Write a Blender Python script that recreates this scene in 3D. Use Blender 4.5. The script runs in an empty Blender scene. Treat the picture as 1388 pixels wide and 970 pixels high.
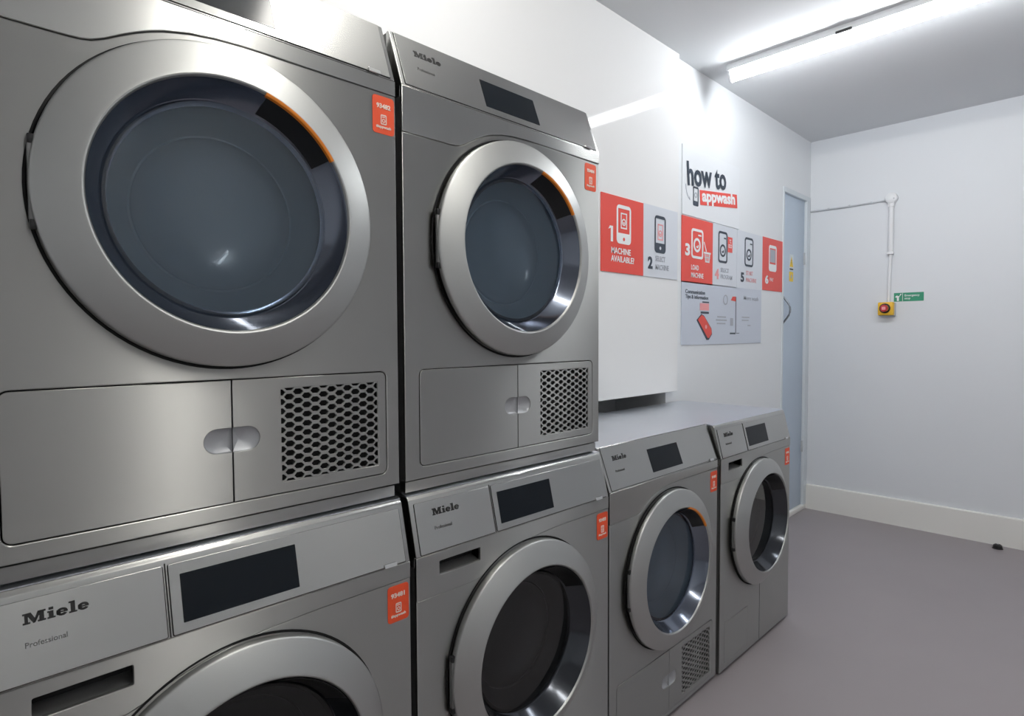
import bpy, bmesh, math
from mathutils import Matrix, Vector
S = bpy.context.scene
COL = S.collection

# ------------------------------------------------------------------ camera
F_PX = 797.98
YAW, PITCH, ROLL = 0.7940, 0.0377, -0.0044
CAM = Vector((-0.6208, -0.9259, 1.1478))
cy, sy, cp, sp = math.cos(YAW), math.sin(YAW), math.cos(PITCH), math.sin(PITCH)
fwd = Vector((cy*cp, sy*cp, -sp)); right = Vector((sy, -cy, 0)); up = right.cross(fwd)
cr, sr = math.cos(ROLL), math.sin(ROLL)
r2 = right*cr + up*sr; u2 = up*cr - right*sr
cam = bpy.data.cameras.new('camera'); camo = bpy.data.objects.new('camera', cam); COL.objects.link(camo)
cam.sensor_fit = 'HORIZONTAL'; cam.sensor_width = 36; cam.lens = F_PX/1388*36; cam.clip_start = .01
camo.matrix_world = Matrix(((r2.x, u2.x, -fwd.x, CAM.x), (r2.y, u2.y, -fwd.y, CAM.y), (r2.z, u2.z, -fwd.z, CAM.z), (0, 0, 0, 1)))
S.camera = camo

# ------------------------------------------------------------------ world, exposure
w = bpy.data.worlds.new('world'); S.world = w; w.use_nodes = True
w.node_tree.nodes['Background'].inputs[0].default_value = (1.0, .95, .86, 1)
w.node_tree.nodes['Background'].inputs[1].default_value = .3
S.view_settings.view_transform = 'Standard'; S.view_settings.look = 'None'
S.view_settings.gamma = 1; S.view_settings.use_curve_mapping = False
S.view_settings.exposure = -0.14
TUBE_FAR = (44.0, (.95, .98, 1.0))     # strength, colour of the batten in view
TUBE_NEAR = (52.0, (1.0, .975, .915))   # the overhead batten, and the one added behind the camera

# ------------------------------------------------------------------ materials
MATS = {}
def mat(name, col, rough=.5, metal=0, **k):
    if name in MATS: return MATS[name]
    m = bpy.data.materials.new(name); m.use_nodes = True
    b = m.node_tree.nodes['Principled BSDF']
    b.inputs['Base Color'].default_value = (*col, 1); b.inputs['Roughness'].default_value = rough
    b.inputs['Metallic'].default_value = metal
    for key, v in k.items(): b.inputs[key.replace('_', ' ')].default_value = v
    MATS[name] = m
    return m
def brushed(name, col, rough, aniso, scale=(2.5, 2.5, 260), var=.05):
    m = mat(name, col, rough, 1); nt = m.node_tree; b = nt.nodes['Principled BSDF']
    tc = nt.nodes.new('ShaderNodeTexCoord'); mp = nt.nodes.new('ShaderNodeMapping'); mp.inputs['Scale'].default_value = scale
    nz = nt.nodes.new('ShaderNodeTexNoise'); nz.inputs['Scale'].default_value = 3; nz.inputs['Detail'].default_value = 4
    nt.links.new(tc.outputs['Object'], mp.inputs[0]); nt.links.new(mp.outputs[0], nz.inputs['Vector'])
    mr = nt.nodes.new('ShaderNodeMapRange'); mr.inputs[3].default_value = rough-var; mr.inputs[4].default_value = rough+var
    nt.links.new(nz.outputs[0], mr.inputs[0]); nt.links.new(mr.outputs[0], b.inputs['Roughness'])
    # broad faint smudges
    n2 = nt.nodes.new('ShaderNodeTexNoise'); n2.inputs['Scale'].default_value = 3.2; n2.inputs['Detail'].default_value = 3
    nt.links.new(tc.outputs['Object'], n2.inputs['Vector'])
    mx = nt.nodes.new('ShaderNodeMixRGB'); mx.inputs[1].default_value = (*[c*.94 for c in col], 1); mx.inputs[2].default_value = (*[c*1.05 for c in col], 1)
    nt.links.new(n2.outputs[0], mx.inputs[0]); nt.links.new(mx.outputs[0], b.inputs['Base Color'])
    if aniso:
        t = nt.nodes.new('ShaderNodeTangent'); t.direction_type = 'RADIAL'; t.axis = 'Z'
        nt.links.new(t.outputs[0], b.inputs['Tangent']); b.inputs['Anisotropic'].default_value = aniso; b.inputs['Anisotropic Rotation'].default_value = .25
    return m
def mottled(name, c1, c2, rough, scale=6, bump=0, bscale=200, spec=.5):
    m = mat(name, c1, rough); nt = m.node_tree; b = nt.nodes['Principled BSDF']; b.inputs['Specular IOR Level'].default_value = spec
    tc = nt.nodes.new('ShaderNodeTexCoord'); nz = nt.nodes.new('ShaderNodeTexNoise'); nz.inputs['Scale'].default_value = scale; nz.inputs['Detail'].default_value = 5
    nt.links.new(tc.outputs['Object'], nz.inputs['Vector'])
    mx = nt.nodes.new('ShaderNodeMixRGB'); mx.inputs[1].default_value = (*c1, 1); mx.inputs[2].default_value = (*c2, 1)
    nt.links.new(nz.outputs[0], mx.inputs[0]); nt.links.new(mx.outputs[0], b.inputs['Base Color'])
    if bump:
        n3 = nt.nodes.new('ShaderNodeTexNoise'); n3.inputs['Scale'].default_value = bscale; n3.inputs['Detail'].default_value = 3
        nt.links.new(tc.outputs['Object'], n3.inputs['Vector'])
        bp = nt.nodes.new('ShaderNodeBump'); bp.inputs['Strength'].default_value = bump; bp.inputs['Distance'].default_value = .002
        nt.links.new(n3.outputs[0], bp.inputs['Height']); nt.links.new(bp.outputs[0], b.inputs['Normal'])
    return m
def glass(name, tint, gl=(1, 1, 1), rough=.02, ior=1.5):
    m = bpy.data.materials.new(name); m.use_nodes = True; nt = m.node_tree; nt.nodes.clear()
    o = nt.nodes.new('ShaderNodeOutputMaterial'); mx = nt.nodes.new('ShaderNodeMixShader')
    t = nt.nodes.new('ShaderNodeBsdfTransparent'); t.inputs[0].default_value = (*tint, 1)
    g = nt.nodes.new('ShaderNodeBsdfGlossy'); g.inputs[0].default_value = (*gl, 1); g.inputs['Roughness'].default_value = rough
    f = nt.nodes.new('ShaderNodeFresnel'); f.inputs[0].default_value = ior
    nt.links.new(f.outputs[0], mx.inputs[0]); nt.links.new(t.outputs[0], mx.inputs[1]); nt.links.new(g.outputs[0], mx.inputs[2])
    nt.links.new(mx.outputs[0], o.inputs[0]); MATS[name] = m
    return m
def emit(name, col, s):
    m = bpy.data.materials.new(name); m.use_nodes = True; nt = m.node_tree; nt.nodes.clear()
    o = nt.nodes.new('ShaderNodeOutputMaterial'); e = nt.nodes.new('ShaderNodeEmission')
    e.inputs[0].default_value = (*col, 1); e.inputs[1].default_value = s; nt.links.new(e.outputs[0], o.inputs[0]); MATS[name] = m
    return m
STEEL = brushed('brushed_steel', (.43, .43, .415), .38, 1.0, var=.02)
FASCIA = brushed('fascia_steel', (.46, .46, .445), .23, .75, var=.02)
LID = brushed('lid_steel', (.70, .73, .78), .34, 0, (2.5, 120, 2.5))
RING = brushed('ring_satin', (.47, .475, .465), .46, 0, (60, 60, 60), .02)
SIDE = mat('cabinet_side', (.22, .22, .22), .45, .6)
BLACK = mat('black_plastic', (.008, .008, .009), .35)
GAP = mat('dark_gap', (.006, .006, .006), .8)
SCREEN = mat('screen_glass', (.004, .007, .011), .16, 0, Specular_IOR_Level=.22)
BEZEL = mat('bezel_dark', (.17, .19, .235), .13, .9)
BEZELW = mat('bezel_black', (.07, .075, .085), .15, .9)
PANE = glass('door_pane', (.62, .68, .74))
PANEW = glass('door_pane_dark', (.45, .47, .48))
BOWL = mat('bowl_glass', (.26, .325, .385), .20, 0, Coat_Weight=.25)
BOWLW = mat('bowl_glass_dark', (.055, .060, .064), .28, 0, Coat_Weight=.2)
ORANGE = mat('handle_orange', (.75, .22, .015), .35, .2)
CHROME = mat('chrome', (.7, .7, .7), .15, 1)
PRINT = mat('black_print', (.012, .012, .012), .5)
PRINTG = mat('grey_print', (.10, .10, .10), .5)
TAGRED = mat('tag_red', (.82, .085, .022), .45)
TAGWHITE = mat('tag_white', (.9, .75, .68), .5)
CUP = mat('handle_cup', (.42, .43, .45), .35, .3)
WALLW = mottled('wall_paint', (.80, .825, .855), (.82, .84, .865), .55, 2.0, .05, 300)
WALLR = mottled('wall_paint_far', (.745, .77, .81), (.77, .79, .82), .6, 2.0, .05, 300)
CLAD = mottled('white_cladding', (.85, .855, .865), (.87, .872, .88), .07, 1.2, spec=.10)
CEIL = mottled('ceiling_paint', (.72, .735, .755), (.75, .765, .78), .75, 2.0, .04, 250)
FLOOR = mottled('vinyl_floor', (.30, .27, .28), (.335, .302, .312), .42, 3.0, .06, 500)
SKIRT = mottled('skirting_paint', (.84, .83, .79), (.87, .86, .83), .5, 3)
DOORB = mottled('door_blue', (.50, .59, .70), (.53, .615, .72), .4, 2)
FRAME = mat('door_frame_white', (.68, .73, .77), .45)
WPLAST = mat('white_plastic', (.82, .83, .85), .35)
CONDG = mat('conduit_grey', (.52, .54, .57), .4)
YEL = mat('box_yellow', (.85, .50, .03), .4)
RED = mat('button_red', (.55, .03, .04), .35)
GREEN = mat('sign_green', (.035, .30, .17), .4)
PWHITE = mat('print_white', (.88, .90, .92), .45)
SRED = mat('sign_red', (.80, .075, .055), .38)
SWHITE = mat('sign_white', (.70, .735, .80), .35)
BOARDW = mat('board_white', (.82, .845, .88), .5)
SNAVY = mat('sign_navy', (.035, .05, .075), .45)
SPINK = mat('sign_pink', (.85, .35, .36), .45)
SGREY = mat('sign_grey', (.42, .44, .50), .45)
INFO = mat('info_board', (.60, .645, .74), .3)
BATTEN = mat('batten_body', (.75, .77, .80), .45)
WARN = mat('warning_yellow', (.85, .58, .02), .45)

# ------------------------------------------------------------------ mesh helpers
def link(name, me, m, parent=None, smooth=None, label=None):
    if m is not None and not me.materials: me.materials.append(m)
    if smooth:
        for p in me.polygons: p.use_smooth = True
        me.set_sharp_from_angle(angle=math.radians(smooth))
    o = bpy.data.objects.new(name, me); COL.objects.link(o)
    if parent is not None: o.parent = parent
    if label: o['label'] = label
    return o
def thing(name, label, cat, loc=(0, 0, 0), rz=0, group=None):
    o = bpy.data.objects.new(name, None); COL.objects.link(o); o.empty_display_size = .1
    o.location = loc; o.rotation_euler = (0, 0, rz); o['label'] = label; o['category'] = cat
    if group: o['group'] = group
    return o
def tag(o, label, cat, group=None):
    o['label'] = label; o['category'] = cat
    if group: o['group'] = group
    return o
FR = Matrix(((1, 0, 0, 0), (0, 0, -1, 0), (0, 1, 0, 0), (0, 0, 0, 1)))   # drawing (x, z) -> front facing -y
def plate_mesh(splines, thick, bevel=0, res=2, M=None, back=0.0):
    """filled 2D outline (holes by nesting); its back lies at y=-back, its face at y=-(back+thick)"""
    c = bpy.data.curves.new('tmp', 'CURVE'); c.dimensions = '2D'; c.fill_mode = 'BOTH'
    c.extrude = max(thick/2-bevel, 1e-5); c.bevel_depth = bevel; c.bevel_resolution = res; c.offset = -bevel if bevel else 0
    for pts in splines:
        s = c.splines.new('POLY'); s.points.add(len(pts)-1); s.use_cyclic_u = True
        for i, (x, y) in enumerate(pts): s.points[i].co = (x, y, 0, 1)
    o = bpy.data.objects.new('tmp', c); me = bpy.data.meshes.new_from_object(o)
    bpy.data.objects.remove(o); bpy.data.curves.remove(c)
    me.transform(FR); me.transform(Matrix.Translation((0, -(back+thick/2), 0)))
    if M is not None: me.transform(M)
    me.materials.clear()
    return me
def plate(name, splines, m, parent, thick, bevel=0, res=2, M=None, back=0.0, smooth=40, label=None):
    return link(name, plate_mesh(splines, thick, bevel, res, M, back), m, parent, smooth, label)
def text_mesh(s, size, thick=.0006, M=None, back=0.0, width=None, bold=0, align='LEFT', lsp=1.0):
    c = bpy.data.curves.new('tmp', 'FONT'); c.body = s; c.size = size; c.extrude = thick/2; c.align_x = align
    c.offset = bold; c.space_line = lsp; c.resolution_u = 3
    o = bpy.data.objects.new('tmp', c); me = bpy.data.meshes.new_from_object(o)
    bpy.data.objects.remove(o); bpy.data.curves.remove(c)
    if width:
        xs = [v.co.x for v in me.vertices]; k = width/(max(xs)-min(xs)); me.transform(Matrix.Diagonal((k, 1, 1, 1)))
    me.transform(FR); me.transform(Matrix.Translation((0, -(back+thick/2), 0)))
    if M is not None: me.transform(M)
    me.materials.clear()
    return me
def text(name, s, x, z, size, m, parent, M=None, back=0.0, width=None, bold=0, align='LEFT', lsp=1.0, label=None):
    T = Matrix.Translation((x, 0, z)); T = T if M is None else M @ T
    return link(name, text_mesh(s, size, .0006, T, back, width, bold, align, lsp), m, parent, None, label)
def rect(x0, z0, x1, z1): return [(x0, z0), (x1, z0), (x1, z1), (x0, z1)]
def rrect(x0, z0, x1, z1, r, n=5):
    out = []
    for cx, cz, a0 in ((x1-r, z0+r, -90), (x1-r, z1-r, 0), (x0+r, z1-r, 90), (x0+r, z0+r, 180)):
        for i in range(n+1):
            a = math.radians(a0+90*i/n); out.append((cx+r*math.cos(a), cz+r*math.sin(a)))
    return out
def circ(cx, cz, r, n=64): return [(cx+r*math.cos(2*math.pi*i/n), cz+r*math.sin(2*math.pi*i/n)) for i in range(n)]
def box_mesh(x0, y0, z0, x1, y1, z1, bevel=0, seg=2):
    bm = bmesh.new(); bmesh.ops.create_cube(bm, size=1)
    for v in bm.verts:
        v.co = ((x0+x1)/2+v.co.x*(x1-x0), (y0+y1)/2+v.co.y*(y1-y0), (z0+z1)/2+v.co.z*(z1-z0))
    if bevel: bmesh.ops.bevel(bm, geom=bm.edges[:], offset=bevel, segments=seg, affect='EDGES', profile=.5)
    me = bpy.data.meshes.new('box'); bm.to_mesh(me); bm.free()
    return me
def box(name, x0, y0, z0, x1, y1, z1, m, parent=None, bevel=0, seg=2, label=None):
    return link(name, box_mesh(x0, y0, z0, x1, y1, z1, bevel, seg), m, parent, 40 if bevel else None, label)
def prism_mesh(prof, x0, x1, bevel=0, seg=3):
    """(y,z) profile extruded along x"""
    bm = bmesh.new(); a = [bm.verts.new((x0, y, z)) for y, z in prof]; b = [bm.verts.new((x1, y, z)) for y, z in prof]
    n = len(prof); bm.faces.new(a); bm.faces.new(b[::-1])
    for i in range(n): bm.faces.new((a[i], b[i], b[(i+1) % n], a[(i+1) % n])[::-1])
    bmesh.ops.recalc_face_normals(bm, faces=bm.faces[:])
    if bevel: bmesh.ops.bevel(bm, geom=bm.edges[:], offset=bevel, segments=seg, affect='EDGES', profile=.5)
    me = bpy.data.meshes.new('prism'); bm.to_mesh(me); bm.free()
    return me
def lathe_mesh(prof, cx, cz, n=96, a0=0, a1=360, close=False, y0=0.0):
    """profile of (r, y) turned about the y axis through (cx, cz)"""
    full = abs(a1-a0) >= 360; cols = n if full else n+1; vs = []; fs = []; k = len(prof)
    for i in range(cols):
        a = math.radians(a0+(a1-a0)*i/n)
        for r, y in prof: vs.append((cx+r*math.cos(a), y0+y, cz+r*math.sin(a)))
    for i in range(n):
        j = (i+1) % cols
        for p in range(k if close else k-1):
            p2 = (p+1) % k; fs.append((i*k+p, i*k+p2, j*k+p2, j*k+p))
    if close and not full: fs.append(tuple(range(k))); fs.append(tuple(range((cols-1)*k, cols*k))[::-1])
    me = bpy.data.meshes.new('lathe'); me.from_pydata(vs, [], fs)
    bm = bmesh.new(); bm.from_mesh(me); bmesh.ops.remove_doubles(bm, verts=bm.verts[:], dist=1e-6)
    bmesh.ops.recalc_face_normals(bm, faces=bm.faces[:])
    if not close and full and sum(f.normal.y*f.calc_area() for f in bm.faces) > 0: bmesh.ops.reverse_faces(bm, faces=bm.faces[:])
    bm.to_mesh(me); bm.free()
    return me
def lathe(name, prof, cx, cz, m, parent, n=96, a0=0, a1=360, close=False, y0=0.0, smooth=35, label=None):
    return link(name, lathe_mesh(prof, cx, cz, n, a0, a1, close, y0), m, parent, smooth, label)
def polys_mesh(polys, thick=.0006, M=None, back=0.0):
    """flat print made of several convex pieces, one thin prism each"""
    bm = bmesh.new()
    for pts in polys:
        f = [bm.verts.new((x, -(back+thick), z)) for x, z in pts]; b = [bm.verts.new((x, -back, z)) for x, z in pts]
        n = len(pts); bm.faces.new(f); bm.faces.new(b[::-1])
        for i in range(n): bm.faces.new((f[i], b[i], b[(i+1) % n], f[(i+1) % n]))
    bmesh.ops.recalc_face_normals(bm, faces=bm.faces[:])
    me = bpy.data.meshes.new('print'); bm.to_mesh(me); bm.free()
    if M is not None: me.transform(M)
    return me
def arc_polys(cx, cz, r0, r1, a0, a1, n=12, sx=1.0):
    out = []
    for i in range(n):
        a, b = math.radians(a0+(a1-a0)*i/n), math.radians(a0+(a1-a0)*(i+1)/n)
        out.append([(cx+sx*r0*math.cos(a), cz+r0*math.sin(a)), (cx+sx*r1*math.cos(a), cz+r1*math.sin(a)),
                    (cx+sx*r1*math.cos(b), cz+r1*math.sin(b)), (cx+sx*r0*math.cos(b), cz+r0*math.sin(b))])
    return out
def tube_mesh(pts, r, n=10):
    bm = bmesh.new(); rings = []
    for i, p in enumerate(pts):
        p = Vector(p); d = (Vector(pts[min(i+1, len(pts)-1)])-Vector(pts[max(i-1, 0)])).normalized()
        u = d.cross(Vector((0, 0, 1)) if abs(d.z) < .9 else Vector((1, 0, 0))).normalized(); v = d.cross(u)
        rings.append([bm.verts.new(p+r*(math.cos(2*math.pi*k/n)*u+math.sin(2*math.pi*k/n)*v)) for k in range(n)])
    for a, b in zip(rings, rings[1:]):
        for k in range(n): bm.faces.new((a[k], a[(k+1) % n], b[(k+1) % n], b[k]))
    bm.faces.new(rings[0][::-1]); bm.faces.new(rings[-1]); bmesh.ops.recalc_face_normals(bm, faces=bm.faces[:])
    me = bpy.data.meshes.new('tube'); bm.to_mesh(me); bm.free()
    return me
def children(o): return [c for c in bpy.data.objects if c.parent == o]
def copy_tree(o, parent=None):
    c = o.copy(); COL.objects.link(c)
    if parent is not None: c.parent = parent
    for ch in KIDS.get(o.name, []): copy_tree(ch, c)
    return c
KIDS = {}
def index_kids():
    KIDS.clear()
    for o in bpy.data.objects:
        if o.parent is not None: KIDS.setdefault(o.parent.name, []).append(o)

# ------------------------------------------------------------------ the room
XC, YW, H = 3.4813, .469, 2.392
XL, YF = -2.4, -2.50
YV = .74                                   # back of the void behind the cladding
def struct(name, me, m, parent=None, smooth=None):
    o = link(name, me, m, parent, smooth)
    if parent is None: o['kind'] = 'structure'
    return o
struct('floor', box_mesh(XL-.1, YF-.1, -.08, XC+.1, YV+.1, 0), FLOOR)
struct('ceiling', box_mesh(XL-.1, YF-.1, H, XC+.1, YV+.1, H+.08), CEIL)
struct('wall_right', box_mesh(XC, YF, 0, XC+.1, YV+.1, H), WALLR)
struct('wall_left', box_mesh(XL-.1, YF, 0, XL, YV, H), WALLW)
struct('wall_front', box_mesh(XL-.1, YF-.1, 0, XC+.1, YF, H), WALLW)
# back wall: the solid stretch with the door opening, and the deep stretch behind the cladding
DX0, DX1, DZ = 3.030, 3.472, 2.035
bw = struct('wall_back', prism_mesh([(YW, 0), (YW, H), (YV+.1, H), (YV+.1, 0)], 1.715, DX0), WALLW)
struct('wall_void', box_mesh(XL-.1, YV, 0, 1.715, YV+.1, H), WALLW)
struct('wall_lintel', box_mesh(DX0, YW, DZ, XC, YV+.1, H), WALLW)
struct('wall_door_reveal', box_mesh(DX0, YW+.12, 0, XC, YV+.1, DZ), WALLW)
cl = struct('wall_cladding', box_mesh(XL, .445, .895, 1.776, .466, H, .0015, 1), CLAD, None, 40)
# skirting
struct('baseboard_right', prism_mesh([(0, 0), (0, .157), (.004, .162), (.016, .162), (.016, 0)], 0, 1), SKIRT)
bb = bpy.data.objects['baseboard_right']
bb.data.transform(Matrix(((0, 1, 0, XC-.016), (-(YW-YF), 0, 0, YW), (0, 0, 1, 0), (0, 0, 0, 1))))
struct('baseboard_back', box_mesh(1.84, YW-.014, 0, DX0-.004, YW, .10, .003), SKIRT, None, 40)
struct('baseboard_threshold', box_mesh(DX0, YW-.006, 0, XC-.017, YW+.10, .032, .004), SKIRT, None, 40)
# door with frame
d = bpy.data.objects.new('door_1', None); COL.objects.link(d); d['kind'] = 'structure'
d.location = (DX0, YW, 0)
W = XC-DX0
plate('door_frame', [[(0, 0), (0, DZ), (W-.002, DZ), (W-.002, 0), (W-.062, 0), (W-.062, DZ-.03), (.020, DZ-.03), (.020, 0)]], FRAME, d, .10, .002, 1, Matrix.Translation((0, .10-.004, 0)))
leaf = box('door_leaf', .022, .012, .034, W-.064, .052, DZ-.032, DOORB, d, .002)
for z in (.38, 1.60): box('hinge', W-.078, .004, z, W-.060, .014, z+.075, CONDG, d, .002)
hp = [(.045, .012, 1.215)] + [(.045+.0, .012-.045*math.sin(math.pi*i/10), 1.215+.165*i/10) for i in range(1, 10)] + [(.045, .012, 1.38)]
link('door_pull', tube_mesh(hp, .006), mat('pull_steel', (.25, .27, .30), .3, .8), d, 40)
sg = plate('warning_sign', [rect(.140, 1.545, .205, 1.645)], FRAME, d, .0015, M=Matrix.Translation((0, .012, 0)))
link('warning_triangle', polys_mesh([[(.144, 1.568), (.201, 1.568), (.1725, 1.632)]], .0006, Matrix.Translation((0, .0105, 0))), WARN, sg)
link('warning_text', polys_mesh([rect(.144, 1.549, .201, 1.558)], .0006, Matrix.Translation((0, .0105, 0))), PRINT, sg)
link('warning_bolt', polys_mesh([[(.170, 1.612), (.174, 1.612), (.172, 1.596)], [(.171, 1.598), (.176, 1.598), (.172, 1.578)]], .0004, Matrix.Translation((0, .0099, 0))), PRINT, sg)
s2 = plate('warning_sign', [rrect(.142, 1.478, .203, 1.538, .006)], WARN, d, .0015, M=Matrix.Translation((0, .012, 0)))
link('warning_symbol', polys_mesh([[(.158, 1.508), (.173, 1.524), (.188, 1.508), (.173, 1.492)]], .0004, Matrix.Translation((0, .0105, 0))), SGREY, s2)

# ------------------------------------------------------------------ ceiling battens
def batten(x, y0, y1, tone, label):
    t = thing('ceiling_light', label, 'ceiling light', (x, y0, H), 0, 'batten lights on the ceiling')
    L = y1-y0; key = 'tube_%s' % tone[0]
    e = MATS.get(key) or emit(key, tone[1], tone[0])
    prof = [(-.028, 0), (-.034, -.012), (-.034, -.030), (.034, -.030), (.034, -.012), (.028, 0)]
    # profile is drawn in (x, z) and extruded along y
    me = prism_mesh([(a, b) for a, b in prof], 0, L); me.transform(Matrix(((0, 1, 0, 0), (1, 0, 0, 0), (0, 0, 1, 0), (0, 0, 0, 1)))); me.flip_normals()
    link('housing', me, BATTEN, t)
    dp = [(.022*math.cos(math.radians(a)), -.0305-.044*math.sin(math.radians(a))) for a in range(0, 181, 12)]
    me = prism_mesh(dp, .012, L-.012); me.transform(Matrix(((0, 1, 0, 0), (1, 0, 0, 0), (0, 0, 1, 0), (0, 0, 0, 1)))); me.flip_normals()
    link('diffuser', me, e, t, 60)
    for ya in (0, L-.012):
        cp_ = [(.026*math.cos(math.radians(a)), -.0305-.047*math.sin(math.radians(a))) for a in range(0, 181, 12)]
        me = prism_mesh(cp_, ya, ya+.012); me.transform(Matrix(((0, 1, 0, 0), (1, 0, 0, 0), (0, 0, 1, 0), (0, 0, 0, 1)))); me.flip_normals()
        link('end_cap', me, BATTEN, t, 60)
    return t
b1 = batten(2.055, -1.17, .345, TUBE_FAR, 'lit white batten light on the ceiling above the posters')
box('cable_clip', -.040, 1.515-.52, -.034, -.030, 1.515-.46, -.022, BLACK, b1, .002, label='small black clip on the batten edge')
batten(.19, -2.22, -1.36, TUBE_NEAR, 'short unseen batten light added on the ceiling behind the camera')  # added lamp, strengthens the vertical streak on the nearest dryer's steel
batten(.06, -1.22, .295, TUBE_NEAR, 'lit white batten light on the ceiling above the nearest machines')

# ------------------------------------------------------------------ machines
X0, X1 = .007, .603
CX_ = .307
# fascia seam outlines, left to right: low on the left, rising round the door
SEAM_D = [(X0, .6530), (.06, .6530), (.105, .6528), (.122, .6530), (.134, .6538), (.1450, .6560), (.160, .6628), (.176, .6724), (.194, .6820), (.211, .6898), (.229, .6963), (.261, .7040), (.295, .7083), (.330, .7100), (.360, .7105), (X1, .7105)]
SEAM_W = [(X0, .6520), (.10, .6520), (.140, .6522), (.158, .6540), (.172, .6585), (.188, .6655), (.205, .6735), (.225, .6805), (.250, .6875), (.2745, .6930), (.31, .6985), (.35, .7022), (.40, .7045), (.44, .7052), (X1, .7055)]
def Mtilt(y, z, a): return Matrix.Translation((0, y, z)) @ Matrix.Rotation(-a, 4, 'X')
def logo_polys(x, z, h):
    """bold slab-serif word mark"""
    P = []; k = h
    def q(*pts): P.append([(x+a*k, z+b*k) for a, b in pts])
    # M
    q((0, 0), (.56, 0), (.56, .16), (0, .16)); q((.14, .16), (.40, .16), (.40, .84), (.14, .84)); q((0, .84), (.50, .84), (.50, 1), (0, 1))
    q((.22, 1), (.62, 1), (1.02, .22), (.78, .0)); q((.74, 0), (.92, 0), (1.44, 1), (1.14, 1))
    q((1.18, .84), (1.74, .84), (1.74, 1), (1.18, 1)); q((1.24, .16), (1.60, .16), (1.60, .84), (1.24, .84)); q((1.12, 0), (1.74, 0), (1.74, .16), (1.12, .16))
    # i
    q((1.84, 0), (2.46, 0), (2.46, .15), (1.84, .15)); q((1.96, .15), (2.32, .15), (2.32, .62), (1.96, .62)); q((1.84, .56), (2.32, .56), (2.32, .70), (1.84, .70)); q((1.96, .80), (2.32, .80), (2.32, 1.04), (1.96, 1.04))
    def e(o):
        for pts in arc_polys(o+.46, .35, .15, .37, 5, 328, 18, 1.22): q(*pts)
        q((o+.16, .29), (o+.90, .29), (o+.90, .42), (o+.16, .42))
        q((o+.03, .14), (o+.34, .06), (o+.34, .64), (o+.03, .56))
    e(2.52)
    # l
    q((3.52, 0), (4.16, 0), (4.16, .15), (3.52, .15)); q((3.66, .15), (4.02, .15), (4.02, 1.08), (3.66, 1.08)); q((3.52, .94), (4.02, .94), (4.02, 1.10), (3.52, 1.10))
    e(4.22)
    return P
def door(root, cx, cz, ro, ri, yo, yi, rg, pane, bowl, bez, orange):
    yb = -.0080 if orange else -.0050
    prof = [(ro-.020, yb), (ro-.003, yb), (ro-.0005, yb-.001), (ro, yb-.0025), (ro, yo+.0040), (ro-.0004, yo+.0022), (ro-.0014, yo+.0008), (ro-.0030, yo-.0002), (ro-.0050, yo-.0011),
            (ri+.006, yi+.0008), (ri+.002, yi), (ri, yi+.0008), (ri-.0012, yi+.003), (ri-.003, yi+.006), (ri-.010, -.006)]
    ring = lathe('door', prof, cx, cz, RING, root, 128, smooth=28)
    b = lathe('door_bezel', [(ri-.0022, yi+.004), (ri-.004, yi+.007), (rg+.004, .002), (rg+.001, .0045), (rg-.006, .006)], cx, cz, bez, ring, 128, smooth=30)
    lathe('door_pane', [(rg, .0022), (rg*.5, .0022), (.0001, .0022)], cx, cz, pane, ring, 96)
    g = lathe('door_bowl', [(rg-.001, .006), (rg-.006, .012), (rg-.018, .028), (rg-.032, .042), (.1180, .0475), (.1150, .0465), (.1120, .0510), (.100, .0595), (.085, .066), (.06, .0725), (.03, .076), (.0001, .077)], cx, cz, bowl, ring, 96)
    lathe('handle_recess', [(rg+.0035, .0000), (ri-.0055, yi+.0072), (ri-.0045, yi+.0045), (ri-.0035, yi+.0045), (ri-.0045, yi+.0095), (rg+.0045, .0035)], cx, cz, BLACK, ring, 28, 33, 74, True)
    if orange:
        lathe('door_handle', [(ri-.0050, yi+.0045), (ri-.0035, yi+.0005), (ri-.0010, yi-.0006), (ri+.0012, yi-.0004), (ri+.0012, yi+.002), (ri-.003, yi+.006)], cx, cz, ORANGE, ring, 32, 32, 75, True, label='orange grip strip on the door rim')
    # black ring puts shade into the gap behind the door; hinge on the left
    lathe('door_gap_shade', [(ro-.016, -.0005), (ro-.016, yb-.0005), (ro-.007, yb-.0005), (ro-.007, -.0005)], cx, cz, GAP, root, 96, close=True)
    lathe('door_surround', [(ro+.0035, -.0003), (ro+.0045, -.0012), (ro+.0015, -.0012), (ro-.004, .003)], cx, cz, GAP, ring, 96)
    h = box('hinge', cx-ro-.0003, -.0150, cz-.046, cx-ro+.012, yb-.0005, cz+.046, SIDE, ring, .0015)
    for dz in (-.051, .051): box('hinge_pin', cx-ro+.0001, -.0155, cz+dz-.006, cx-ro+.012, yb+.0005, cz+dz+.006, BLACK, ring, .0015)
    return ring
def shell(root, prof, x0, x1, name='cabinet'):
    """hollow cabinet: sides, top, back, bottom; the front is closed by the panels"""
    bm = bmesh.new(); n = len(prof)
    a = [bm.verts.new((x0, y, z)) for y, z in prof]; b = [bm.verts.new((x1, y, z)) for y, z in prof]
    bm.faces.new(a); bm.faces.new(b[::-1])
    for i in range(n-1): bm.faces.new((a[i], a[i+1], b[i+1], b[i]))
    bmesh.ops.recalc_face_normals(bm, faces=bm.faces[:])
    bmesh.ops.solidify(bm, geom=bm.faces[:], thickness=.0025)
    me = bpy.data.meshes.new(name); bm.to_mesh(me); bm.free()
    return link(name, me, SIDE, root)
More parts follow.
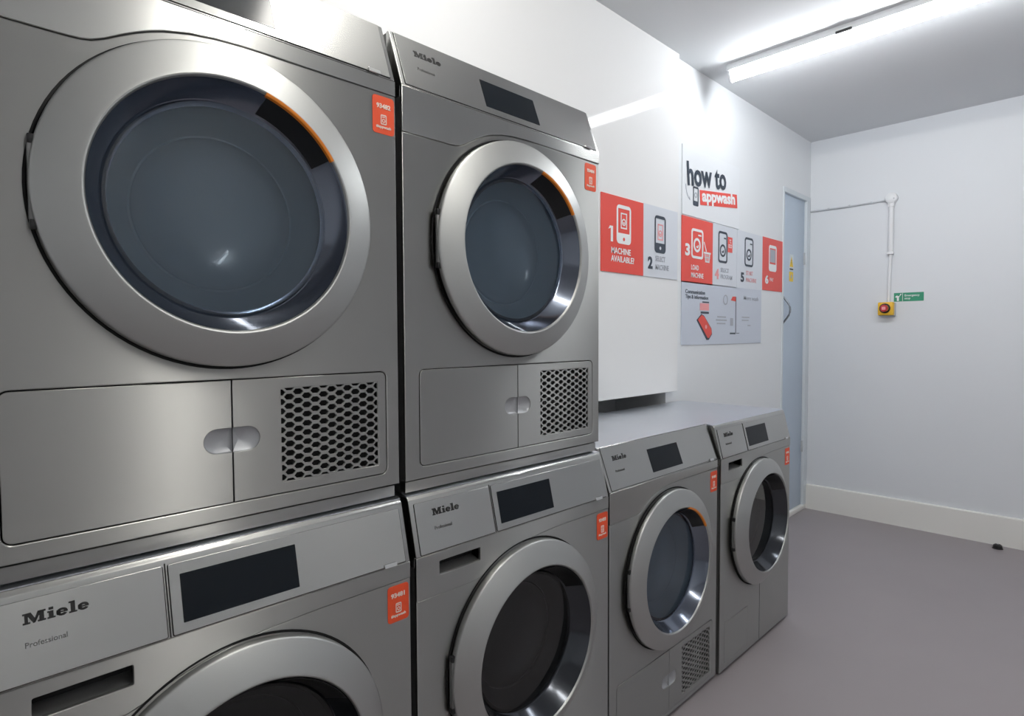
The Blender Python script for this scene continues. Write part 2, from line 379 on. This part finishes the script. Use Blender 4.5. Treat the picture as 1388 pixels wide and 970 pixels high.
def hexgrid(x0, z0, x1, z1, nc, nr, t=.0016):
    """openings of the vent: staggered elongated hexagons clipped to the frame"""
    cw = (x1-x0)/nc; ch = (z1-z0)/nr; out = []
    def clip(poly, ax, v, keep):
        res = []
        for i in range(len(poly)):
            p, q = poly[i], poly[(i+1) % len(poly)]
            ip, iq = (p[ax]-v)*keep >= 0, (q[ax]-v)*keep >= 0
            if ip: res.append(p)
            if ip != iq:
                s = (v-p[ax])/(q[ax]-p[ax]); res.append((p[0]+s*(q[0]-p[0]), p[1]+s*(q[1]-p[1])))
        return res
    for c in range(nc+1):
        for r in range(-1, nr+1):
            cx = x0+cw*c; cz = z0+ch*(r+.5+(.5 if c % 2 else 0))
            hw = cw*.585; hh = ch*.315; f = .50
            p = [(cx-hw, cz), (cx-hw*f, cz-hh), (cx+hw*f, cz-hh), (cx+hw, cz), (cx+hw*f, cz+hh), (cx-hw*f, cz+hh)]
            for ax, v, k in ((0, x0+.0008, 1), (0, x1-.0008, -1), (1, z0+.0008, 1), (1, z1-.0008, -1)): p = clip(p, ax, v, k)
            if len(p) > 2:
                A = abs(sum(p[i][0]*p[(i+1) % len(p)][1]-p[(i+1) % len(p)][0]*p[i][1] for i in range(len(p))))/2
                if A > 4e-6: out.append(p)
    return out
def red_tag(root, x0, z0, num):
    x1, z1 = x0+.0445, z0+.0665
    t = plate('sticker', [rrect(x0, z0, x1, z1, .006)], TAGRED, root, .0008, label='red square-cornered sticker with a number')
    xm = (x0+x1)/2
    text('sticker_number', num, xm, z1-.0215, .0112, TAGWHITE, t, None, .0009, .029, .0004, 'CENTER')
    ic = plate('sticker_icon', [rrect(xm-.0060, z0+.0165, xm+.0060, z0+.0340, .002), rrect(xm-.0045, z0+.0185, xm+.0045, z0+.0320, .001), ], TAGWHITE, t, .0006, back=.0009)
    link('sticker_drum', polys_mesh(arc_polys(xm, z0+.0235, .0020, .0034, 0, 360, 14)+[rect(xm-.0035, z0+.0290, xm+.0030, z0+.0305)], .0006, None, .0009), TAGWHITE, t)
    text('sticker_caption', '#appwash', xm, z0+.0100, .0068, TAGWHITE, t, None, .0009, .031, .0002, 'CENTER')
    return t
def build_dryer(t, depth, legs):
    zl, zr, zc = .653, .7105, .737
    z0 = .0 if not legs else .012
    sm = SEAM_D
    al = math.atan2(.042, .113); Ls = math.hypot(.042, .113)
    shell(t, [(.004, z0), (depth, z0), (depth, .848), (.048, .848), (.006, zc), (.004, zc-.004)], X0+.0012, X1-.0012)
    g = .0010
    out = [(X0, z0)]+[(X1, z0)]+[(a, b-g) for a, b in reversed(sm)]
    pl, pr, pb, pt, dv = .040, .577, .023, .211, .3075
    plate('front_panel', [out, circ(CX_, .462, .214, 96), rrect(pl, pb, pr, pt, .012)], STEEL, t, .006, .0016, 2, Matrix.Translation((0, .006, 0)))
    box('recess_back', pl-.01, .013, pb-.012, pr+.01, .016, pt+.01, GAP, t)
    lathe('tub', [(.212, .004), (.212, .012), (.19, .02), (.19, .30), (.17, .33), (.0001, .34)], CX_, .462, SIDE, t, 48)
    # service flap on the left, vent cover on the right, with the split finger cup
    e = .0016
    cupz = .119
    def half(side):
        n = 10; rr = .0185; hw = .022
        cxx = dv-hw if side < 0 else dv+hw
        a0, a1 = (90, 270) if side < 0 else (-90, 90)
        arc = [(cxx+rr*math.cos(math.radians(a0+(a1-a0)*i/n)), cupz+rr*math.sin(math.radians(a0+(a1-a0)*i/n))) for i in range(n+1)]
        return arc, (dv-.0008 if side < 0 else dv+.0008)
    arcL, xl = half(-1); arcR, xr = half(1)
    R = .0105
    def corner(cx, cz, a0): return [(cx+R*math.cos(math.radians(a0+9*i)), cz+R*math.sin(math.radians(a0+9*i))) for i in range(11)]
    L0, L1, B0, T0 = pl+e, dv-.0008, pb+e, pt-e
    flap = [(L1, B0), (L1, cupz-.0185)] + arcL[::-1] + [(L1, cupz+.0185), (L1, T0)] + corner(L0+R, T0-R, 90) + corner(L0+R, B0+R, 180)
    fp = plate('service_flap', [flap], STEEL, t, .006, .0008, 2, Matrix.Translation((0, .006, 0)))
    L0, L1 = dv+.0008, pr-e
    vx0, vx1, vz0, vz1 = .3815, .559, .041, .193
    cover = [(L0, T0), (L0, cupz+.0185)] + arcR[::-1] + [(L0, cupz-.0185), (L0, B0)] + corner(L1-R, B0+R, -90) + corner(L1-R, T0-R, 0)
    vc = plate('vent_cover', [cover, rect(vx0, vz0, vx1, vz1)], STEEL, t, .006, .0008, 2, Matrix.Translation((0, .006, 0)))
    for sd, arc, pp in ((-1, arcL[::-1], fp), (1, arcR, vc)):
        edge = [(dv+sd*.0006, cupz-.0185)]+arc+[(dv+sd*.0006, cupz+.0185)]
        if sd < 0: edge = [(dv-.0006, cupz-.0185)]+arc+[(dv-.0006, cupz+.0185)]
        cx0 = dv+sd*.012; vs = []; fs = []; nl = 6; ne = len(edge)
        for l in range(nl+1):
            f_ = l/nl; dep = .0015+.0085*(f_ if sd > 0 else f_**.6)
            for ex, ez in edge: vs.append((cx0+(ex-cx0)*(1-.96*f_**1.6), dep, cupz+(ez-cupz)*(1-.96*f_**1.6)))
        for l in range(nl):
            for e_ in range(ne):
                e2 = (e_+1) % ne; fs.append((l*ne+e_, l*ne+e2, (l+1)*ne+e2, (l+1)*ne+e_))
        fs.append(tuple(nl*ne+e_ for e_ in range(ne)))
        me = bpy.data.meshes.new('cup'); me.from_pydata(vs, [], fs)
        bm = bmesh.new(); bm.from_mesh(me); bmesh.ops.recalc_face_normals(bm, faces=bm.faces[:])
        if sum(f.normal.y*f.calc_area() for f in bm.faces) > 0: bmesh.ops.reverse_faces(bm, faces=bm.faces[:])
        bm.to_mesh(me); bm.free(); link('finger_cup', me, CUP, pp, 30)
    holes = hexgrid(vx0, vz0, vx1, vz1, 12, 10)
    gr = plate('vent_grille', [rect(vx0-.001, vz0-.001, vx1+.001, vz1+.001)]+holes, STEEL, vc, .0035, 0, 1, Matrix.Translation((0, .0045, 0)), smooth=None)
    # fascia
    plate('fascia_band', [sm+[(X1, zc), (X0, zc)]], FASCIA, t, .007, .0014, 2, Matrix.Translation((0, .006, 0)))
    link('fascia', prism_mesh([(-.001, zc), (.0410, zc+.1130), (.0500, zc+.1130), (.0500, zc-.02), (.0065, zc-.02), (.0065, zc)], X0, X1, .0022, 3), FASCIA, t, 35)
    M = Mtilt(-.001, zc, al)
    plate('panel_joint', [rrect(.0155, .003, .5945, Ls-.001, .0025, 3)], GAP, t, .0005, 0, 1, M)
    cpn = plate('control_panel', [rrect(.0165, .004, .5935, Ls-.002, .002, 3)], FASCIA, t, .0016, .0005, 2, M)
    plate('display', [rrect(.2225, .0195, .3870, .0865, .0008, 2)], SCREEN, cpn, .0012, .0002, 1, M, .0010)
    link('logo', polys_mesh(logo_polys(.0545, .0790, .0126), .0005, M, .00165), PRINT, cpn)
    text('subtitle', 'Professional', .0545, .0480, .0088, PRINTG, cpn, M, .00165, .040)
    plate('service_latch', [rrect(.548, .0012, .5715, .0092, .001, 2)], CHROME, cpn, .0035, .0006, 1, M, .001)
    door(t, CX_, .462, .2313, .1803, -.0195, -.037, .1555, PANE, BOWL, BEZEL, True)
    if legs:
        for lx in (.05, .56):
            for ly in (.04, depth-.05): lathe('foot', [(.0001, 0), (.02, 0), (.02, .016), (.0001, .016)], lx, 0, BLACK, t, 16).data.transform(Matrix(((1, 0, 0, 0), (0, 0, 1, ly), (0, 1, 0, 0), (0, 0, 0, 1))) @ Matrix.Translation((0, 0, 0)))
        link('lid', prism_mesh([(.040, .8480), (.046, .8505), (depth, .8505), (depth, .846), (.040, .846)], X0, X1), LID, t)

def build_washer(t, depth):
    zl, zr, zc = .652, .7055, .7345; z0 = .012; cz = .4685
    al = math.atan2(.027, .1115); Ls = math.hypot(.027, .1115)
    sm = SEAM_W
    shell(t, [(.004, z0), (depth, z0), (depth, .845), (.034, .845), (.006, zc), (.004, zc-.004)], X0+.0012, X1-.0012)
    g = .0008
    out = [(X0, z0)]+[(X1, z0)]+[(a, b-g) for a, b in reversed(sm)]
    fl = (.042, .033, .222, .174)
    fp = plate('front_panel', [out, circ(CX_-.002, cz, .209, 96), rrect(*fl, .004)], STEEL, t, .006, .0012, 2, Matrix.Translation((0, .006, 0)))
    plate('service_flap', [rrect(fl[0]+.0012, fl[1]+.0012, fl[2]-.0012, fl[3]-.0012, .0035)], STEEL, t, .006, .0006, 2, Matrix.Translation((0, .006, 0)))
    box('recess_back', fl[0]-.005, .0065, fl[1]-.005, fl[2]+.005, .009, fl[3]+.005, GAP, t)
    box('panel_joint', .3235, -.0004, z0+.003, .3250, .001, .226, GAP, t)
    lathe('tub', [(.207, .004), (.207, .012), (.19, .02), (.19, .32), (.17, .35), (.0001, .36)], CX_-.002, cz, SIDE, t, 48)
    # band with the drawer grip opening
    sl = (.0605, .6895, .1650, .7165)
    plate('fascia_band', [sm+[(X1, zc), (X0, zc)], rrect(*sl, .002, 3)], STEEL, t, .007, .0010, 2, Matrix.Translation((0, .006, 0)))
    gp = plate('drawer_grip', [rrect(sl[0]-.004, sl[1]-.004, sl[2]+.004, sl[3]+.004, .002, 3)], GAP, t, .002, M=Matrix.Translation((0, .034, 0)))
    link('grip_floor', prism_mesh([(.005, sl[1]-.003), (.034, sl[1]+.006), (.034, sl[1]-.004), (.005, sl[1]-.006)], sl[0]-.003, sl[2]+.003), SIDE, gp)
    # tilted fascia: drawer front on the left, control panel on the right
    link('fascia', prism_mesh([(-.001, zc), (.0219, zc+.0945), (.0243, zc+.1030), (.0280, zc+.1085), (.0335, zc+.1115), (.0500, zc+.1125), (.0500, zc-.02), (.0065, zc-.02), (.0065, zc)], X0, X1, .0020, 3), FASCIA, t, 50)
    M = Mtilt(-.001, zc, al)
    plate('panel_joint', [rrect(.0165, .002, .2075, .0985, .0025, 3), rrect(.2125, .002, .5940, .0985, .0025, 3), rect(.2092, .002, .2108, .1010)], GAP, t, .0005, 0, 1, M)
    dr = plate('detergent_drawer', [rrect(.0175, .003, .2065, .0985, .002, 3)], FASCIA, t, .0018, .0006, 2, M)
    cpn = plate('control_panel', [rrect(.2135, .003, .5930, .0985, .002, 3)], FASCIA, t, .0018, .0006, 2, M)
    plate('display', [rrect(.2270, .0160, .3940, .0825, .0008, 2)], SCREEN, cpn, .0012, .0002, 1, M, .0012)
    link('logo', polys_mesh(logo_polys(.0560, .0695, .0128), .0005, M, .0019), PRINT, dr)
    text('subtitle', 'Professional', .0565, .0425, .0090, PRINTG, dr, M, .0019, .041)
    plate('service_latch', [rrect(.5475, .0005, .5730, .0080, .001, 2)], CHROME, cpn, .0035, .0006, 1, M, .0012)
    link('lid', prism_mesh([(.030, .8455), (.040, .8475), (depth, .8475), (depth, .843), (.030, .843)], X0, X1), LID, t)
    door(t, CX_-.002, cz, .2270, .1770, -.0205, -.044, .150, PANEW, BOWLW, BEZELW, False)
    for lx in (.05, .56):
        for ly in (.04, depth-.05): lathe('foot', [(.0001, 0), (.02, 0), (.02, .016), (.0001, .016)], lx, 0, BLACK, t, 16).data.transform(Matrix(((1, 0, 0, 0), (0, 0, 1, ly), (0, 1, 0, 0), (0, 0, 0, 1))))

P = .61; ZS = .8735
d1 = thing('tumble_dryer', 'large stainless steel tumble dryer stacked nearest the camera, upper left', 'dryer', (-P, 0, ZS), 0, 'stainless steel tumble dryers')
build_dryer(d1, .43, False)
w1 = thing('washing_machine', 'stainless steel washing machine at lower left, under the nearest dryer', 'washing machine', (-P, -.031, 0), 0, 'stainless steel washing machines')
build_washer(w1, .480)
index_kids()
d2 = copy_tree(d1); d2.location = (0, 0, ZS); d2['label'] = 'stainless steel tumble dryer stacked beside the posters, upper right of the stack'
w2 = copy_tree(w1); w2.location = (0, -.031, 0); w2['label'] = 'stainless steel washing machine under the dryer that stands beside the posters'
w4 = copy_tree(w1); w4.location = (2*P, -.031, 0); w4['label'] = 'stainless steel washing machine at the far end of the row, by the open floor'
w3 = thing('tumble_dryer', 'stainless steel tumble dryer standing on the floor between two washing machines', 'dryer', (P, -.025, .001), 0, 'stainless steel tumble dryers')
build_dryer(w3, .475, True)
for r, x, z, num in ((d1, .5555, .637, '93482'), (d2, .5455, .637, '93484'), (w3, .5555, .635, '93485'), (w1, .5545, .632, '93481'), (w2, .5550, .632, '93483'), (w4, .5535, .630, '93486')):
    red_tag(r, x, z, num)
# stacking frames between the lower and the upper machines
for x, lb in ((-P, 'steel stacking strip under the nearest dryer at the left'), (0, 'steel stacking strip under the dryer beside the posters')):
    t = thing('stacking_frame', lb, 'stacking frame', (x, 0, .8475), 0, 'stacking strips')
    box('front_rail', X0+.002, .004, .003, X1-.008, .022, .0235, STEEL, t, .0015)
    box('tray', X0+.004, .018, 0, X1-.010, .420, .0260, SIDE, t)

# ------------------------------------------------------------------ signs on the wall (drawn in x, z from their lower left corner)
def board(name, label, cat, x0, z0, wd, ht, m, y, group=None, th=.004):
    t = thing(name, label, cat, (x0, y, z0), 0, group)
    plate('board', [rect(0, 0, wd, ht)], m, t, th, .0004, 1)
    return t, .0045 if th == .004 else th+.0005
def phone(t, x, z, w_, h_, m, back, home, name='phone_icon', lw=.010):
    plate(name, [rrect(x, z, x+w_, z+h_, .018), rect(x+lw, z+(.042 if home else lw*1.4), x+w_-lw, z+h_-lw*1.4)] if home else
          [rrect(x, z, x+w_, z+h_, .018), rrect(x+lw, z+lw, x+w_-lw, z+h_-lw, .010)], m, t, .0006, 0, 1, None, back)
def washer_icon(t, x, z, w_, h_, m, back, lw=.005, r=.016, name='machine_icon'):
    P_ = [rect(x, z, x+lw, z+h_), rect(x+w_-lw, z, x+w_, z+h_), rect(x+lw, z, x+w_-lw, z+lw), rect(x+lw, z+h_-lw, x+w_-lw, z+h_)]
    P_ += arc_polys(x+w_/2, z+h_*.42, r-lw, r, 0, 360, 20)
    P_ += arc_polys(x+w_/2, z+h_*.42, 0.001, r*.45, 180, 360, 8)
    link(name, polys_mesh(P_, .0006, None, back), m, t)
GS = 'step by step wall signs'
YC_ = .445; YB = YW
SY = YC_
t, k = board('wall_sign', 'red sign with a white phone and a large white 1', 'sign', 1.201, 1.394, .287, .298, SRED, SY, GS)
phone(t, .098, .115, .098, .152, PWHITE, k, True); washer_icon(t, .126, .175, .042, .062, PWHITE, k, .005, .014)
plate('home_button', [circ(.147, .134, .007, 16)], SRED, t, .0004, 0, 1, None, k+.0007)
link('sign_number', polys_mesh([rect(.060, .118, .074, .178), [(.044, .164), (.060, .170), (.060, .178), (.054, .178)]], .0006, None, k), PWHITE, t)
text('caption', 'MACHINE\nAVAILABLE?', .062, .074, .033, PWHITE, t, None, k, .158, .0007, lsp=.95)
t, k = board('wall_sign', 'white sign with a navy phone and a large navy 2', 'sign', 1.489, 1.394, .273, .300, SWHITE, SY, GS)
phone(t, .084, .105, .088, .158, SNAVY, k, True, lw=.009); washer_icon(t, .108, .160, .042, .068, SPINK, k, .005, .014)
plate('home_button', [circ(.128, .126, .007, 16)], SWHITE, t, .0004, 0, 1, None, k+.0007)
text('sign_number', '2', .034, .036, .066, SNAVY, t, None, k, .036, .003)
text('caption', 'SELECT\nMACHINE', .090, .070, .031, SGREY, t, None, k, .108, .0006, lsp=1.15)
SY = YB
t, k = board('wall_sign', 'red sign with a white washing machine, basket and large white 3', 'sign', 1.843, 1.392, .298, .306, SRED, SY, GS)
plate('machine_outline', [rrect(.085, .118, .200, .258, .018), rrect(.097, .130, .188, .246, .010)], PWHITE, t, .0006, 0, 1, None, k)
link('drum_icon', polys_mesh(arc_polys(.140, .182, .022, .034, 0, 360, 24)+arc_polys(.142, .180, .004, .012, 200, 380, 8)+[rect(.150, .226, .180, .233)], .0006, None, k), PWHITE, t)
link('basket_icon', polys_mesh([[(.208, .158), (.276, .158), (.276, .150), (.208, .150)], [(.214, .150), (.222, .150), (.228, .112), (.220, .112)], [(.262, .150), (.270, .150), (.264, .112), (.256, .112)], rect(.220, .108, .264, .115), rect(.232, .112, .237, .150), rect(.247, .112, .252, .150), rect(.214, .130, .270, .135), [(.205, .205), (.212, .205), (.236, .160), (.228, .160)]], .0006, None, k), PWHITE, t)
text('sign_number', '3', .026, .128, .074, PWHITE, t, None, k, .044, .003)
text('caption', 'LOAD\nMACHINE', .084, .064, .033, PWHITE, t, None, k, .118, .0006, lsp=1.1)
t, k = board('wall_sign', 'white sign with a navy machine, red ticket and pink 4', 'sign', 2.142, 1.394, .268, .305, SWHITE, SY, GS)
plate('machine_outline', [rrect(.056, .118, .156, .276, .018), rrect(.067, .129, .145, .265, .010)], SNAVY, t, .0006, 0, 1, None, k)
link('drum_icon', polys_mesh(arc_polys(.106, .180, .022, .032, 0, 360, 24)+arc_polys(.106, .180, .004, .012, 200, 380, 8)+[rect(.118, .240, .140, .247)], .0006, None, k), SNAVY, t)
plate('ticket', [rect(.160, .178, .212, .256)], SRED, t, .0006, 0, 1, None, k)
text('ticket_text', '°C\nECO', .186, .226, .026, PWHITE, t, None, k+.0007, .036, .0004, 'CENTER', .95)
text('sign_number', '4', .026, .036, .066, SPINK, t, None, k, .042, .003)
text('caption', 'SELECT\nPROGRAM', .082, .072, .030, SGREY, t, None, k, .130, .0004, lsp=1.1)
t, k = board('wall_sign', 'white sign with a navy machine outline and navy 5', 'sign', 2.411, 1.397, .322, .304, SWHITE, SY, GS)
plate('machine_outline', [rrect(.090, .120, .198, .276, .020), rrect(.101, .131, .187, .265, .012)], SNAVY, t, .0006, 0, 1, None, k)
link('drum_icon', polys_mesh(arc_polys(.144, .184, .022, .032, 0, 360, 24)+arc_polys(.144, .184, .004, .013, 200, 380, 8)+[rect(.158, .240, .182, .247)], .0006, None, k), SNAVY, t)
text('sign_number', '5', .044, .036, .066, SNAVY, t, None, k, .042, .003)
text('caption', 'START\nMACHINE', .110, .074, .032, SPINK, t, None, k, .130, 0, lsp=1.15)
t, k = board('wall_sign', 'red sign with a white phone and white 6 beside the door', 'sign', 2.735, 1.402, .286, .300, SRED, SY, GS)
phone(t, .085, .112, .110, .150, PWHITE, k, True, lw=.012)
plate('screen_icon', [rect(.104, .164, .176, .238)], SGREY, t, .0004, 0, 1, None, k)
text('sign_number', '6', .036, .040, .062, PWHITE, t, None, k, .046, .003)
text('caption', 'PAY', .100, .054, .030, PWHITE, t, None, k, .050)
# heading board
t, k = board('wall_sign', 'large white board reading how to, above the step signs', 'sign', 1.843, 1.704, .590, .316, BOARDW, SY)
A6 = Matrix.Rotation(math.radians(-6.0), 4, 'Y')
def MR(x, z): return Matrix.Translation((x, 0, z)) @ A6
text('heading', 'how to', 0, 0, .150, SNAVY, t, MR(.041, .140), k+.0012, .392, .004)
lb = plate('heading_banner', [rect(0, 0, .398, .070)], SRED, t, .0006, 0, 1, MR(.168, .064), k)
text('banner_text', 'appwash', .020, .020, .075, PWHITE, lb, MR(.168, .064), k+.0007, .355, .003)
plate('phone_icon', [rrect(.098, .052, .150, .142, .008), rect(.106, .075, .142, .134)], SNAVY, t, .0006, 0, 1, None, k)
link('phone_dial', polys_mesh(arc_polys(.124, .103, .008, .013, 0, 360, 14), .0006, None, k), SGREY, t)
link('arrow', polys_mesh(arc_polys(.106, .140, .074, .078, 180, 240, 8)+[[(.062, .074), (.072, .072), (.066, .090)]], .0006, None, k), SGREY, t)
# information board
t, k = board('information_board', 'pale grey information board with a red device, under the step signs', 'sign', 1.843, 1.101, .880, .297, INFO, SY)
text('board_heading', 'Communication\nTips & information', .032, .242, .026, SNAVY, t, None, k, .222, .0003, lsp=.9)
dev = plate('device_picture', [[(.140, .118), (.186, .148), (.214, .140), (.290, .078), (.296, .050), (.262, .022), (.240, .022)]], SNAVY, t, .0006, 0, 1, None, k)
plate('device_face', [[(.152, .120), (.190, .144), (.214, .136), (.288, .076), (.292, .054), (.264, .032), (.250, .032)]], SRED, dev, .0006, 0, 1, None, k+.0007)
plate('device_button', [circ(.232, .086, .010, 14)], SPINK, dev, .0004, 0, 1, None, k+.0014)
plate('pink_note', [rect(.172, .166, .262, .200)], SPINK, t, .0006, 0, 1, None, k)
link('note_lines', polys_mesh([rect(.180, .150, .262, .160), rect(.196, .203, .262, .209)], .0005, None, k), SNAVY, t)
link('paragraph_lines', polys_mesh([rect(.352, .134, .445, .141), rect(.338, .118, .455, .125), rect(.348, .101, .440, .108)], .0005, None, k), SGREY, t)
link('paragraph_lines', polys_mesh([rect(.632, .138, .725, .144), rect(.632, .122, .715, .128), rect(.705, .094, .740, .100)], .0005, None, k), SGREY, t)
link('pole_picture', polys_mesh([rect(.556, .058, .562, .246), rect(.492, .050, .556, .058), rect(.562, .054, .602, .057)], .0005, None, k), SNAVY, t)
link('flag_picture', polys_mesh([[(.500, .226), (.556, .222), (.556, .248), (.520, .246)]], .0005, None, k), SRED, t)
plate('dial_picture', [circ(.440, .226, .026, 20), circ(.440, .226, .020, 20)], SGREY, t, .0005, 0, 1, None, k)
link('sheet_picture', polys_mesh([rect(.496, .094, .528, .134)], .0005, None, k), SGREY, t)
text('side_heading', 'More wash', .650, .235, .032, SGREY, t, None, k, .185, .0003)

# ------------------------------------------------------------------ right wall fittings (local x runs to the right along the wall, front is local -y)
RZ = -math.pi/2
t = thing('junction_box', 'round white junction box with conduit on the far wall', 'junction box', (XC, .0085, 1.955), RZ)
lathe('box_lid', [(.0001, -.034), (.024, -.034), (.030, -.031), (.032, -.026), (.032, 0)], 0, 0, WPLAST, t, 32)
box('conduit_socket', -.016, -.028, -.052, .016, 0, -.020, WPLAST, t, .004)
plate('screw', [circ(.016, -.006, .004, 10)], CONDG, t, .001, back=.0345)
t = thing('conduit', 'wide white vertical conduit below the round junction box', 'conduit', (XC, .0085, 1.63), RZ)
link('pipe', tube_mesh([(0, -.014, 0), (0, -.014, .28)], .0135, 14), WPLAST, t, 40)
box('saddle_clip', -.018, -.030, -.008, .018, 0, .008, WPLAST, t, .003)
t = thing('conduit', 'narrow white conduit running down to the yellow stop switch', 'conduit', (XC, .012, 1.338), RZ)
link('pipe', tube_mesh([(-.002, -.010, 0), (-.002, -.010, .12), (.002, -.012, .22), (.0035, -.012, .292)], .0085, 12), WPLAST, t, 40)
t = thing('cable_conduit', 'thin grey cable running from the door frame to the junction box', 'cable', (XC, YW-.003, 1.945), RZ)
link('cable', tube_mesh([(0, -.006, 0), (.2, -.006, -.002), (.43, -.006, .002)], .0055, 10), CONDG, t, 40)
for xx in (.11, .23, .35): box('cable_clip', xx-.005, -.013, -.006, xx+.005, 0, .007, CONDG, t, .001)
t = thing('stop_switch', 'yellow emergency stop switch with red button on the far wall', 'switch', (XC, .060, 1.256), RZ)
box('switch_base', 0, -.020, 0, .082, 0, .080, CONDG, t, .004)
box('switch_body', 0, -.058, .004, .080, -.020, .082, YEL, t, .006, 3)
lathe('collar', [(.029, -.0575), (.029, -.061), (.020, -.062)], .038, .045, BLACK, t, 28)
lathe('button', [(.012, -.058), (.012, -.072), (.019, -.074), (.021, -.080), (.018, -.086), (.0001, -.088)], .038, .045, RED, t, 28)
plate('button_mark', [rrect(.028, .036, .048, .054, .004)], SPINK, t, .0006, 0, 1, None, .0878)
t = thing('safety_sign', 'green emergency stop sign on the wall above the yellow switch', 'sign', (XC, -.0105, 1.341), RZ)
plate('sign_board', [rect(0, 0, .149, .051)], GREEN, t, .002, .0003, 1)
link('divider', polys_mesh([rect(.0435, .002, .0455, .049)], .0005, None, .0022), PWHITE, t)
link('hand_icon', polys_mesh([[(.006, .026), (.014, .036), (.030, .030), (.022, .020)], [(.016, .004), (.026, .004), (.026, .024), (.016, .024)], [(.026, .028), (.032, .034), (.040, .044), (.034, .046)]], .0005, None, .0022), PWHITE, t)
text('sign_text', 'Emergency\nstop', .054, .029, .017, PWHITE, t, None, .0022, .074, .0002, lsp=1.0)
# floor stop
t = thing('door_stop', 'small black rubber door stop on the floor near the skirting', 'door stop', (3.408, -.527, 0))
me = lathe_mesh([(.0001, .024), (.012, .0235), (.019, .018), (.021, .008), (.021, .004), (.024, .003), (.024, 0), (.0001, 0)], 0, 0, 28)
me.transform(Matrix(((1, 0, 0, 0), (0, 0, 1, 0), (0, 1, 0, 0), (0, 0, 0, 1)))); me.flip_normals()
link('rubber_dome', me, BLACK, t, 40)
lt = lathe_mesh([(.0001, .027), (.004, .026), (.005, .022)], 0, 0, 12); lt.transform(Matrix(((1, 0, 0, 0), (0, 0, 1, 0), (0, 1, 0, 0), (0, 0, 0, 1)))); lt.flip_normals()
link('screw_cap', lt, CHROME, t, 40)
